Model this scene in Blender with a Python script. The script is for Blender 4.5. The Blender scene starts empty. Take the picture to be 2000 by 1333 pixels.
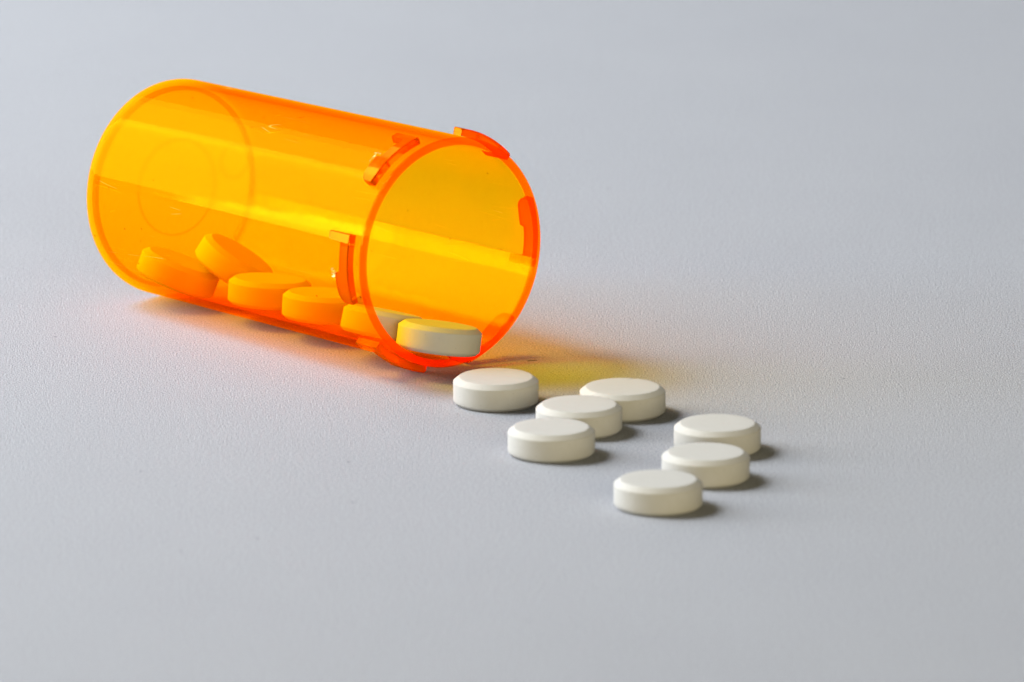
import bpy, bmesh, math, random
from mathutils import Vector, Matrix, noise

# 1 Blender unit = 1 cm
S = bpy.context.scene
S.unit_settings.system = 'METRIC'
S.unit_settings.scale_length = 0.01
C = S.collection
PI = math.pi
random.seed(7)

# ------------------------------------------------------------------ camera
PITCH, FPX, PER_CM = 0.2336, 20000.0, 162.9416
DIST = FPX / PER_CM
cam_d = bpy.data.cameras.new('camera')
cam = bpy.data.objects.new('camera', cam_d)
C.objects.link(cam)
cam.location = (0, -DIST * math.cos(PITCH), DIST * math.sin(PITCH))
cam.rotation_euler = (PI / 2 - PITCH, 0, 0)
cam_d.sensor_width = 36
cam_d.lens = 36 * FPX / 2000
cam_d.clip_start = 1
cam_d.clip_end = 2000
cam_d.dof.use_dof = True
cam_d.dof.focus_distance = DIST - 0.8
cam_d.dof.aperture_fstop = 0.50
S.camera = cam

# ------------------------------------------------------------------ render / view
S.render.engine = 'CYCLES'
cy = S.cycles
cy.max_bounces = 32
cy.diffuse_bounces = 6
cy.glossy_bounces = 12
cy.transmission_bounces = 32
cy.transparent_max_bounces = 64
cy.volume_bounces = 0
cy.caustics_reflective = True
cy.caustics_refractive = True
cy.blur_glossy = 0.3
cy.sample_clamp_indirect = 40
cy.sample_clamp_direct = 0
cy.use_adaptive_sampling = False
cy.use_denoising = True
cy.denoiser = 'OPENIMAGEDENOISE'
cy.denoising_input_passes = 'RGB_ALBEDO_NORMAL'
S.view_settings.view_transform = 'Standard'
S.view_settings.look = 'None'
S.view_settings.exposure = 0.0
S.view_settings.gamma = 1.0

# ------------------------------------------------------------------ light
w = bpy.data.worlds.new('World')
S.world = w
w.use_nodes = True
bg = w.node_tree.nodes['Background']
bg.inputs[0].default_value = (1.0, 0.95, 0.86, 1)     # even light of a pale room
bg.inputs[1].default_value = 0.035


def area(name, az, el, dist, sx, sy, power, col, target=(0, -1, 0)):
    l = bpy.data.lights.new(name, 'AREA')
    l.shape = 'RECTANGLE'
    l.size, l.size_y = sx, sy
    l.energy = power
    l.color = col
    o = bpy.data.objects.new(name, l)
    C.objects.link(o)
    d = Vector((math.cos(el) * math.cos(az), math.cos(el) * math.sin(az), math.sin(el)))
    o.location = Vector(target) + d * dist
    o.rotation_euler = d.to_track_quat('Z', 'Y').to_euler()
    return o


R = math.radians
area('window_light', R(163), R(27), 110, 80, 82, 215000, (0.94, 0.97, 1.0))        # the tall window to the left
area('upper_key_light', R(160), R(52), 75, 22, 24, 56000, (0.96, 0.98, 1.0))     # added key to tighten the cast shadows, outside the bottle's reflections
area('side_window_light', R(128.5), R(24), 112, 49, 64, 52000, (0.94, 0.97, 1.0))      # dimmer pane beside it
area('low_window_light', R(175), R(9), 100, 26, 21, 34000, (1.0, 0.97, 0.9))        # its brighter lower corner
area('room_light', R(-72), R(13), 110, 80, 36, 86000, (1.0, 0.85, 0.52))             # warm light in the room, right of the viewer


# ------------------------------------------------------------------ helpers
def tag(o, label=None, cat=None, group=None, kind=None):
    for k, v in (('label', label), ('category', cat), ('group', group), ('kind', kind)):
        if v:
            o[k] = v
    return o


def link(name, bm, mat, parent=None, sharp=35):
    bm.normal_update()
    me = bpy.data.meshes.new(name)
    bm.to_mesh(me)
    bm.free()
    for p in me.polygons:
        p.use_smooth = True
    me.set_sharp_from_angle(angle=R(sharp))
    me.materials.append(mat)
    o = bpy.data.objects.new(name, me)
    C.objects.link(o)
    o.parent = parent
    return o


def nodes(name):
    m = bpy.data.materials.new(name)
    m.use_nodes = True
    nt = m.node_tree
    nt.nodes.clear()
    return m, nt, nt.nodes.new, nt.links.new


def paper_material():
    m, nt, N, K = nodes('paper')
    out = N('ShaderNodeOutputMaterial')
    p = N('ShaderNodeBsdfPrincipled')
    K(p.outputs[0], out.inputs[0])
    tc = N('ShaderNodeTexCoord')
    p.inputs['Roughness'].default_value = 0.75
    p.inputs['Specular IOR Level'].default_value = 0.25
    # soft cloudiness of the sheet
    n1 = N('ShaderNodeTexNoise'); n1.inputs['Scale'].default_value = 0.35; n1.inputs['Detail'].default_value = 3
    K(tc.outputs['Object'], n1.inputs['Vector'])
    # fibre grain
    n2 = N('ShaderNodeTexNoise'); n2.inputs['Scale'].default_value = 42; n2.inputs['Detail'].default_value = 4
    n2.inputs['Roughness'].default_value = 0.65
    K(tc.outputs['Object'], n2.inputs['Vector'])
    mx = N('ShaderNodeMix'); mx.data_type = 'RGBA'
    mx.inputs[6].default_value = (0.338, 0.352, 0.386, 1)
    mx.inputs[7].default_value = (0.364, 0.378, 0.410, 1)
    K(n1.outputs[0], mx.inputs[0])
    gr = N('ShaderNodeMapRange')
    gr.inputs[1].default_value = 0.28; gr.inputs[2].default_value = 0.72
    gr.inputs[3].default_value = 0.42; gr.inputs[4].default_value = 1.36
    K(n2.outputs[0], gr.inputs[0])
    mg = N('ShaderNodeMix'); mg.data_type = 'RGBA'; mg.blend_type = 'MULTIPLY'; mg.inputs[0].default_value = 1
    K(mx.outputs[2], mg.inputs[6]); K(gr.outputs[0], mg.inputs[7])
    # rare dark specks in the stock
    vo = N('ShaderNodeTexVoronoi'); vo.inputs['Scale'].default_value = 1.1
    K(tc.outputs['Object'], vo.inputs['Vector'])
    sp = N('ShaderNodeMapRange')
    sp.inputs[1].default_value = 0.012; sp.inputs[2].default_value = 0.03
    sp.inputs[3].default_value = 0.45; sp.inputs[4].default_value = 1.0
    K(vo.outputs['Distance'], sp.inputs[0])
    ms = N('ShaderNodeMix'); ms.data_type = 'RGBA'; ms.blend_type = 'MULTIPLY'; ms.inputs[0].default_value = 1
    K(mg.outputs[2], ms.inputs[6]); K(sp.outputs[0], ms.inputs[7])
    K(ms.outputs[2], p.inputs['Base Color'])
    b = N('ShaderNodeBump'); b.inputs['Strength'].default_value = 0.9; b.inputs['Distance'].default_value = 0.02
    K(n2.outputs[0], b.inputs['Height'])
    K(b.outputs[0], p.inputs['Normal'])
    return m


def tablet_material():
    m, nt, N, K = nodes('chalk_white_tablet')
    out = N('ShaderNodeOutputMaterial')
    p = N('ShaderNodeBsdfPrincipled')
    K(p.outputs[0], out.inputs[0])
    tc = N('ShaderNodeTexCoord')
    n = N('ShaderNodeTexNoise'); n.inputs['Scale'].default_value = 9; n.inputs['Detail'].default_value = 6
    K(tc.outputs['Object'], n.inputs['Vector'])
    mx = N('ShaderNodeMix'); mx.data_type = 'RGBA'
    mx.inputs[6].default_value = (0.390, 0.384, 0.356, 1)
    mx.inputs[7].default_value = (0.422, 0.418, 0.396, 1)
    K(n.outputs[0], mx.inputs[0])
    vo = N('ShaderNodeTexVoronoi'); vo.inputs['Scale'].default_value = 7
    K(tc.outputs['Object'], vo.inputs['Vector'])
    sp = N('ShaderNodeMapRange')
    sp.inputs[1].default_value = 0.03; sp.inputs[2].default_value = 0.09
    sp.inputs[3].default_value = 0.82; sp.inputs[4].default_value = 1.0
    K(vo.outputs['Distance'], sp.inputs[0])
    ms = N('ShaderNodeMix'); ms.data_type = 'RGBA'; ms.blend_type = 'MULTIPLY'; ms.inputs[0].default_value = 1
    K(mx.outputs[2], ms.inputs[6]); K(sp.outputs[0], ms.inputs[7])
    K(ms.outputs[2], p.inputs['Base Color'])
    p.inputs['Roughness'].default_value = 0.7
    p.inputs['Specular IOR Level'].default_value = 0.25
    n3 = N('ShaderNodeTexNoise'); n3.inputs['Scale'].default_value = 40; n3.inputs['Detail'].default_value = 3
    K(tc.outputs['Object'], n3.inputs['Vector'])
    b = N('ShaderNodeBump'); b.inputs['Strength'].default_value = 0.35; b.inputs['Distance'].default_value = 0.006
    K(n3.outputs[0], b.inputs['Height']); K(b.outputs[0], p.inputs['Normal'])
    return m


def plastic(name, sig=(0.0, 2.6, 40.0), haze_col=(1.0, 0.36, 0.0), haze=0.09, rough=0.0, gloss=(1, 0.60, 0.03)):
    """Clear amber plastic: refracting, coloured by the light's path through it, faintly milky, glossy.
    sig = absorption per cm for red, green, blue."""
    m, nt, N, K = nodes(name)
    out = N('ShaderNodeOutputMaterial')
    rf = N('ShaderNodeBsdfRefraction'); rf.inputs['IOR'].default_value = 1.49; rf.inputs['Roughness'].default_value = rough
    tl = N('ShaderNodeBsdfTranslucent'); tl.inputs[0].default_value = (*haze_col, 1)
    df = N('ShaderNodeBsdfDiffuse'); df.inputs[0].default_value = (*haze_col, 1)
    md = N('ShaderNodeMixShader'); md.inputs[0].default_value = 0.4
    K(tl.outputs[0], md.inputs[1]); K(df.outputs[0], md.inputs[2])
    mh = N('ShaderNodeMixShader'); mh.inputs[0].default_value = haze
    K(rf.outputs[0], mh.inputs[1]); K(md.outputs[0], mh.inputs[2])
    gl = N('ShaderNodeBsdfGlossy'); gl.inputs['Roughness'].default_value = 0.03
    gl.inputs[0].default_value = (*gloss, 1)
    fr = N('ShaderNodeFresnel'); fr.inputs[0].default_value = 1.49
    mg = N('ShaderNodeMixShader')
    K(fr.outputs[0], mg.inputs[0]); K(mh.outputs[0], mg.inputs[1]); K(gl.outputs[0], mg.inputs[2])
    K(mg.outputs[0], out.inputs[0])
    d = max(sig) * 1.02
    va = N('ShaderNodeVolumeAbsorption')
    va.inputs[0].default_value = (*[1 - x / d for x in sig], 1); va.inputs[1].default_value = d
    K(va.outputs[0], out.inputs[1])
    return m


def thin_plastic(name, tint=(1.0, 0.885, 0.12), sig=(0.0, 1.0, 12.0), haze_col=(1.0, 0.22, 0.0), haze=0.21, ior=1.22, marks=False, gloss=(1, 0.42, 0.01)):
    """The same plastic where it is a thin even wall: light passes straight on, tinted, with orange scatter added for glow."""
    m, nt, N, K = nodes(name)
    out = N('ShaderNodeOutputMaterial')
    tr = N('ShaderNodeBsdfTransparent'); tr.inputs[0].default_value = (*tint, 1)
    tl = N('ShaderNodeBsdfTranslucent'); tl.inputs[0].default_value = (*[c * haze for c in haze_col], 1)
    df = N('ShaderNodeBsdfDiffuse'); df.inputs[0].default_value = (*[c * haze for c in haze_col], 1)
    md = N('ShaderNodeMixShader'); md.inputs[0].default_value = 0.22
    K(tl.outputs[0], md.inputs[1]); K(df.outputs[0], md.inputs[2])
    mh = N('ShaderNodeAddShader')                 # orange scatter added on top of the tint to make the plastic glow
    K(tr.outputs[0], mh.inputs[0]); K(md.outputs[0], mh.inputs[1])
    if marks:
        tk = N('ShaderNodeTexCoord')
        # hairline scratches, roughly along the wall, in a few patches
        mp = N('ShaderNodeMapping'); mp.inputs['Scale'].default_value = (2.2, 2.2, 0.22); mp.inputs['Rotation'].default_value = (0.25, 0.1, 0)
        K(tk.outputs['Object'], mp.inputs[0])
        ns = N('ShaderNodeTexNoise'); ns.inputs['Scale'].default_value = 1.7; ns.inputs['Detail'].default_value = 0
        K(mp.outputs[0], ns.inputs['Vector'])
        d1 = N('ShaderNodeMath'); d1.operation = 'SUBTRACT'; d1.inputs[1].default_value = 0.5; K(ns.outputs[0], d1.inputs[0])
        d2 = N('ShaderNodeMath'); d2.operation = 'ABSOLUTE'; K(d1.outputs[0], d2.inputs[0])
        ln = N('ShaderNodeMapRange'); ln.inputs[1].default_value = 0.0; ln.inputs[2].default_value = 0.0035; ln.inputs[3].default_value = 1; ln.inputs[4].default_value = 0
        K(d2.outputs[0], ln.inputs[0])
        nm = N('ShaderNodeTexNoise'); nm.inputs['Scale'].default_value = 1.4; nm.inputs['Detail'].default_value = 3; K(tk.outputs['Object'], nm.inputs['Vector'])
        pm = N('ShaderNodeMapRange'); pm.inputs[1].default_value = 0.57; pm.inputs[2].default_value = 0.64; K(nm.outputs[0], pm.inputs[0])
        sm = N('ShaderNodeMath'); sm.operation = 'MULTIPLY'; K(ln.outputs[0], sm.inputs[0]); K(pm.outputs[0], sm.inputs[1])
        hc = N('ShaderNodeMix'); hc.data_type = 'RGBA'
        hc.inputs[6].default_value = (*[c * haze for c in haze_col], 1); hc.inputs[7].default_value = (0.75, 0.5, 0.15, 1)
        K(sm.outputs[0], hc.inputs[0])
        K(hc.outputs[2], df.inputs[0]); K(hc.outputs[2], tl.inputs[0])
        # dark specks of dirt
        vo = N('ShaderNodeTexVoronoi'); vo.inputs['Scale'].default_value = 3.2; K(tk.outputs['Object'], vo.inputs['Vector'])
        vs = N('ShaderNodeMapRange'); vs.inputs[1].default_value = 0.03; vs.inputs[2].default_value = 0.06; vs.inputs[3].default_value = 0.35; vs.inputs[4].default_value = 1
        K(vo.outputs['Distance'], vs.inputs[0])
        tm = N('ShaderNodeMix'); tm.data_type = 'RGBA'; tm.blend_type = 'MULTIPLY'; tm.inputs[0].default_value = 1
        tm.inputs[6].default_value = (*tint, 1); K(vs.outputs[0], tm.inputs[7]); K(tm.outputs[2], tr.inputs[0])
    gl = N('ShaderNodeBsdfGlossy'); gl.inputs['Roughness'].default_value = 0.05
    gl.inputs[0].default_value = (*gloss, 1)
    tc = N('ShaderNodeTexCoord')
    n1 = N('ShaderNodeTexNoise'); n1.inputs['Scale'].default_value = 1.3; n1.inputs['Detail'].default_value = 2
    K(tc.outputs['Object'], n1.inputs['Vector'])
    bp = N('ShaderNodeBump'); bp.inputs['Strength'].default_value = 0.12; bp.inputs['Distance'].default_value = 0.02
    K(n1.outputs[0], bp.inputs['Height']); K(bp.outputs[0], gl.inputs['Normal'])
    fr = N('ShaderNodeFresnel')
    geo = N('ShaderNodeNewGeometry')
    io = N('ShaderNodeMapRange'); io.inputs[3].default_value = ior; io.inputs[4].default_value = 1 / ior
    K(geo.outputs['Backfacing'], io.inputs[0]); K(io.outputs[0], fr.inputs[0])   # same reflectance on both faces of the wall
    mg = N('ShaderNodeMixShader')
    lim = N('ShaderNodeMath'); lim.operation = 'MINIMUM'; lim.inputs[1].default_value = 0.034   # reflection capped to pass more light and weaken the window bands
    K(fr.outputs[0], lim.inputs[0]); K(lim.outputs[0], mg.inputs[0]); K(mh.outputs[0], mg.inputs[1]); K(gl.outputs[0], mg.inputs[2])
    K(mg.outputs[0], out.inputs[0])
    d = max(sig) * 1.02
    va = N('ShaderNodeVolumeAbsorption')
    va.inputs[0].default_value = (*[1 - x / d for x in sig], 1); va.inputs[1].default_value = d
    K(va.outputs[0], out.inputs[1])
    return m


M_PAPER = paper_material()
M_TAB = tablet_material()
M_WALL = thin_plastic('amber_plastic', marks=True)
M_THICK = plastic('amber_plastic_lug', (0.0, 5.0, 30.0), (1.0, 0.22, 0.0), 0.55, gloss=(0.85, 0.36, 0.015))
M_RIM = thin_plastic('amber_plastic_rim', (0.97, 0.60, 0.10), (0.0, 3.5, 20.0), (1.0, 0.09, 0.0), 0.24)  # redder than the wall, standing in for light guided along the plastic
M_FOOT = thin_plastic('amber_plastic_foot', (0.98, 0.78, 0.2), (0.0, 3.0, 20.0), (1.0, 0.16, 0.0), 0.13)
M_MARK = thin_plastic('amber_plastic_moulding', (0.98, 0.88, 0.5), (0.0, 1.5, 8.0), (1.0, 0.25, 0.0), 0.05)
M_BASE = thin_plastic('amber_plastic_base', (1.0, 0.95, 0.5), (0.0, 0.6, 6.0), haze=0.015)
m, nt, N, K = nodes('pale_plastic_burr')
o_ = N('ShaderNodeOutputMaterial'); p_ = N('ShaderNodeBsdfPrincipled'); K(p_.outputs[0], o_.inputs[0])
p_.inputs['Base Color'].default_value = (0.95, 0.72, 0.22, 1); p_.inputs['Roughness'].default_value = 0.35
M_BURR = m

# ------------------------------------------------------------------ setting: one big sheet of paper
bm = bmesh.new()
for x, y in ((-300, -260), (300, -260), (300, 420), (-300, 420)):
    bm.verts.new((x, y, 0))
bm.faces.new(bm.verts)
tag(link('paper_surface', bm, M_PAPER), kind='structure')

# ------------------------------------------------------------------ the vial
AZ, TILT, L = -0.8755, 0.020, 5.3796
R0, R1, WALL = 1.329, 1.374, 0.088
ax = Vector((math.cos(TILT) * math.cos(AZ), math.cos(TILT) * math.sin(AZ), math.sin(TILT)))
sv = ax.cross(Vector((0, 0, 1))).normalized()
uv = sv.cross(ax)
ORG = Vector((-4.1359, 2.5691, 0.0)) + uv * R0
# local frame: x = s (to the left in the picture), y = up, z = along the axis towards the mouth
MAT = Matrix((sv, uv, ax)).transposed().to_4x4()
MAT.translation = ORG
vial = bpy.data.objects.new('pill_bottle', None)
vial.empty_display_size = 0.5
C.objects.link(vial)
vial.matrix_world = MAT
tag(vial, 'open transparent orange plastic pill bottle lying on its side without a cap', 'pill bottle')


def outer(q):
    return R0 + (R1 - R0) * q / L


def lathe(profile, n=160, closed=True):
    """profile: list of (radius, q); closed ring section, or ends on the axis when closed=False."""
    b = bmesh.new()
    rings = []
    for r, q in profile:
        if r < 1e-6:
            rings.append([b.verts.new((0, 0, q))])
        else:
            rings.append([b.verts.new((r * math.cos(2 * PI * i / n), r * math.sin(2 * PI * i / n), q)) for i in range(n)])
    pairs = list(zip(rings, rings[1:])) + ([(rings[-1], rings[0])] if closed else [])
    for A, B in pairs:
        for i in range(n):
            j = (i + 1) % n
            f = [A[i % len(A)], A[j % len(A)], B[j % len(B)], B[i % len(B)]]
            u = []
            for v in f:
                if v not in u:
                    u.append(v)
            b.faces.new(u)
    bmesh.ops.recalc_face_normals(b, faces=b.faces)
    return b


RIMW = 0.05
qe = L - RIMW - 0.002
# wall: a tube with a softly rounded foot
foot = [(outer(0) - WALL + 0.002, 0.02), (outer(0) - 0.070, 0.004), (outer(0) - 0.045, 0.0), (outer(0) - 0.022, 0.006), (outer(0) - 0.006, 0.022), (outer(0), 0.05)]
wall_prof = foot + [(outer(q), q) for q in (0.16, 1.5, 3.0, 4.2, qe)] + [(outer(qe) - WALL, qe)] + \
    [(outer(q) - WALL, q) for q in (4.2, 3.0, 1.5, 0.26)]
link('wall', lathe(wall_prof), M_WALL, vial)
# foot ring: where wall and bottom meet the plastic is thick
fr = outer(0) - WALL - 0.003
link('foot_ring', lathe([(fr, 0.02), (fr, 0.085), (fr - 0.02, 0.11), (fr - 0.045, 0.095), (fr - 0.045, 0.02)]), M_FOOT, vial)
br = fr - 0.048
link('bottom', lathe([(0, 0.02), (br - .01, 0.02), (br, 0.03), (br, 0.085), (br - .01, 0.095), (0, 0.095)], closed=False), M_BASE, vial)
link('mould_ring', lathe([(0.575, 0.0965), (0.575, 0.106), (0.59, 0.112), (0.605, 0.106), (0.605, 0.0965)]), M_MARK, vial)
em = lathe([(0.195, 0.0965), (0.195, 0.104), (0.21, 0.110), (0.225, 0.104), (0.225, 0.0965)], 48)
bmesh.ops.translate(em, verts=em.verts, vec=(-0.90, 0.20, 0))
link('moulded_emblem', em, M_MARK, vial)
# rim
r_o, r_i = outer(L), outer(L) - WALL
rim = [(r_o, L - RIMW), (r_o, L - 0.014), (r_o - 0.012, L), (r_i + 0.012, L), (r_i, L - 0.014), (r_i, L - RIMW)]
link('rim', lathe(rim), M_RIM, vial)


def lug(start):
    """L-shaped locking lug: bar along the rim, arm at its far end, cam bulge at its near end."""
    front = L - 0.155
    t = [0, 0.6, 2, 4, 7, 10, 13, 14.6, 15.2, 18, 21, 24, 27, 28.6, 29.4, 30.0, 33.4, 34]
    back = [.13, .16, .20, .23, .243, .247, .245, .238, .178, .17, .17, .17, .17, .17, .18, .39, .40, .385]
    b = bmesh.new()
    secs = []
    for a_, d in zip(t, back):
        th = R(start + a_)
        ri = outer(L) + 0.003
        ro = outer(L) + (0.092 if 0.3 < a_ < 33.8 else 0.080)
        th = PI - th  # theta counted from the left going up, as seen from the mouth
        th = PI - th
        cs, sn = math.cos(th), math.sin(th)
        pts = [(ri, front), (ro - .012, front), (ro, front - .014), (ro, front - d + .014), (ro - .012, front - d), (ri, front - d)]
        secs.append([b.verts.new((r * cs, r * sn, q)) for r, q in pts])
    for A, B in zip(secs, secs[1:]):
        for i in range(6):
            j = (i + 1) % 6
            b.faces.new((A[i], A[j], B[j], B[i]))
    b.faces.new(secs[0]); b.faces.new(list(reversed(secs[-1])))
    bmesh.ops.recalc_face_normals(b, faces=b.faces)
    return b


LUG0 = -18.0
for k in range(6):
    link('lug', lug(LUG0 + 60 * k), M_THICK, vial, 25)


def burr(theta, q0, n, size, seed):
    """A ragged sliver of mould flash."""
    rd = random.Random(seed)
    b = bmesh.new()
    r = outer(q0) + 0.085
    for i in range(n):
        th = R(theta + (i - n / 2) * 0.75 + rd.uniform(-.4, .4))
        q = q0 + rd.uniform(-.02, .02)
        c = Vector((r * math.cos(th), r * math.sin(th), q))
        vs = [b.verts.new(c + Vector((rd.uniform(-1, 1), rd.uniform(-1, 1), rd.uniform(-1, 1))) * size) for _ in range(4)]
        for f in ((0, 1, 2), (0, 2, 3), (0, 3, 1), (1, 3, 2)):
            b.faces.new([vs[x] for x in f])
    bmesh.ops.recalc_face_normals(b, faces=b.faces)
    return b


link('mould_flash', burr(-4, L - 0.425, 7, 0.026, 3), M_BURR, vial)
link('mould_flash', burr(57, L - 0.425, 8, 0.026, 4), M_BURR, vial)


# ------------------------------------------------------------------ tablets
TH = 0.324
PROF = [(0, 0.004), (0.30, 0.002), (0.445, 0.0), (0.455, 0.003), (0.470, 0.014), (0.488, 0.030), (0.498, 0.040), (0.5, 0.048), (0.5, 0.11), (0.5, 0.18),
        (0.5, 0.258), (0.4995, 0.2655), (0.497, 0.2700), (0.492, 0.2745), (0.475, 0.288), (0.455, 0.3035), (0.438, 0.3165), (0.4335, 0.3198), (0.428, 0.322), (0.415, 0.3235), (0.30, TH), (0.15, TH + .001), (0, TH + .001)]


def tablet(label, loc, nrm=(0, 0, 1), spin=0.0, chips=(), seed=0):
    n = 96
    b = bmesh.new()
    rings = []
    off = Vector((seed * 7.13, seed * 3.7, seed * 1.9))
    for r, z in PROF:
        if r == 0:
            rings.append([b.verts.new((0, 0, z))])
            continue
        ring = []
        for i in range(n):
            t = 2 * PI * i / n
            p = Vector((r * math.cos(t), r * math.sin(t), z))
            edge = 1.0 if (0.43 < r < 0.4995) else 0.25
            k = noise.noise(p * 16 + off) * 0.0028 * edge + noise.noise(p * 5 + off) * 0.0022
            p.x *= 1 - abs(k) * 1.5; p.y *= 1 - abs(k) * 1.5
            for ct, cz, cr, cd in chips:      # small bites out of an edge
                d = math.sqrt(((t - ct + PI) % (2 * PI) - PI) ** 2 * r * r + (z - cz) ** 2)
                if d < cr and r > .4:
                    f = cd * (1 - d / cr)
                    p.x *= 1 - f; p.y *= 1 - f
                    p.z += f * 0.3 * (1 if cz < .15 else -1)
            ring.append(b.verts.new(p))
        rings.append(ring)
    for A, B in zip(rings, rings[1:]):
        for i in range(n):
            j = (i + 1) % n
            f = []
            for v in (A[i % len(A)], A[j % len(A)], B[j % len(B)], B[i % len(B)]):
                if v not in f:
                    f.append(v)
            b.faces.new(f)
    bmesh.ops.recalc_face_normals(b, faces=b.faces)
    o = link('tablet', b, M_TAB, None, 50)
    o.location = loc
    q = Vector(nrm).normalized().to_track_quat('Z', 'Y')
    o.rotation_mode = 'QUATERNION'
    o.rotation_quaternion = q @ Matrix.Rotation(spin, 3, 'Z').to_quaternion()
    return tag(o, label, 'tablet', 'round white tablets spilling from the pill bottle')


on_paper = [
    ((-0.188, -3.147), 'white round tablet with yellow tinted top on the paper just outside the bottle mouth', [(-1.62, .0, .05, .10), (-1.2, .29, .03, .03)]),
    ((1.287, -3.645), 'white tablet on paper at the edge of the yellow glow, rearmost of its three', [(-1.9, .31, .03, .04)]),
    ((0.774, -4.493), 'white round tablet on the paper, middle one of the overlapping three nearest the bottle', []),
    ((0.451, -5.591), 'white round tablet on the paper, front one of the overlapping three nearest the bottle', [(-1.35, .31, .05, .03)]),
    ((2.355, -5.408), 'white round tablet on the paper, rearmost and rightmost of the right hand row of three', []),
    ((2.197, -6.772), 'white round tablet on the paper, middle one of the right hand row of three', []),
    ((1.641, -8.034), 'white round tablet on the paper, closest to the viewer and out of focus', []),
]
for i, ((x, y), lab, ch) in enumerate(on_paper):
    tablet(lab, (x, y, 0.001), (0, 0, 1), 0.0, ch, i + 1)


def in_vial(q, rho, lift=0.004):
    Ri = outer(q) - WALL
    n = -(math.sin(rho) * sv - math.cos(rho) * uv)
    return ORG + ax * q - n * (math.sqrt(Ri * Ri - .25) - lift), n


inside = [
    (5.34, .18, 'tablet half grey white and half yellow lying in the mouth of the orange bottle'),
    (4.40, .27, 'tablet inside the orange bottle, directly behind the one in its mouth'),
    (3.06, .10, 'tablet flat inside the orange bottle, third in from the mouth'),
    (2.0, .09, 'tablet flat inside the orange bottle, in front of the tilted one'),
]
for i, (q, rho, lab) in enumerate(inside):
    p, n = in_vial(q, rho)
    tablet(lab, p, n, 0.3 * i, (), 20 + i)
tn = Vector((math.sin(R(32)), 0.0, math.cos(R(32))))
tablet('tablet tilted steeply inside the orange bottle with its dark top showing, leaning on another', Vector((-3.28, 1.92, 0.64)) - tn * TH, tn, 0, (), 31)
tn = Vector((math.sin(R(21)), 0.06, math.cos(R(21))))
tablet('faint tilted tablet deepest inside the orange bottle near its closed bottom', Vector((-4.00, 1.95, 0.55)) - tn * TH, tn, 0, (), 32)


# ------------------------------------------------------------------ small litter on the paper
m, nt, N, K = nodes('dark_fibre')
o_ = N('ShaderNodeOutputMaterial'); p_ = N('ShaderNodeBsdfPrincipled'); K(p_.outputs[0], o_.inputs[0])
p_.inputs['Base Color'].default_value = (0.05, 0.04, 0.03, 1); p_.inputs['Roughness'].default_value = 0.9
b = bmesh.new()
pts = [(0.0, 0.0, 0.006), (0.03, 0.012, 0.010), (0.07, 0.02, 0.009), (0.11, 0.045, 0.006)]
prev = None
for x, y, z in pts:
    ring = [b.verts.new((x, y + 0.004 * math.cos(t), z + 0.004 * math.sin(t))) for t in (0, 1.57, 3.14, 4.71)]
    if prev:
        for i in range(4):
            b.faces.new((prev[i], prev[(i + 1) % 4], ring[(i + 1) % 4], ring[i]))
    prev = ring
f_ = link('lint_fibre', b, m)
f_.location = (0.185, -1.05, 0)
tag(f_, 'tiny dark lint fibre on the paper in the yellow glow beside the bottle mouth', 'lint')

b = bmesh.new()
rd = random.Random(11)
for _ in range(70):
    i = rd.randrange(7)
    (x, y), _l, _c = on_paper[i]
    t = rd.uniform(0, 2 * PI); r = 0.53 + abs(rd.gauss(0, 0.35)); k = rd.uniform(0.003, 0.011)
    c = Vector((x + r * math.cos(t), y + r * math.sin(t), k * 0.7))
    vs = [b.verts.new(c + Vector((rd.uniform(-1, 1), rd.uniform(-1, 1), rd.uniform(-.6, 1))) * k) for _ in range(4)]
    for q in ((0, 1, 2), (0, 2, 3), (0, 3, 1), (1, 3, 2)):
        b.faces.new([vs[n_] for n_ in q])
bmesh.ops.recalc_face_normals(b, faces=b.faces)
tag(link('tablet_dust', b, M_TAB), 'fine white tablet dust scattered on the paper around the tablets', 'dust', kind='stuff')
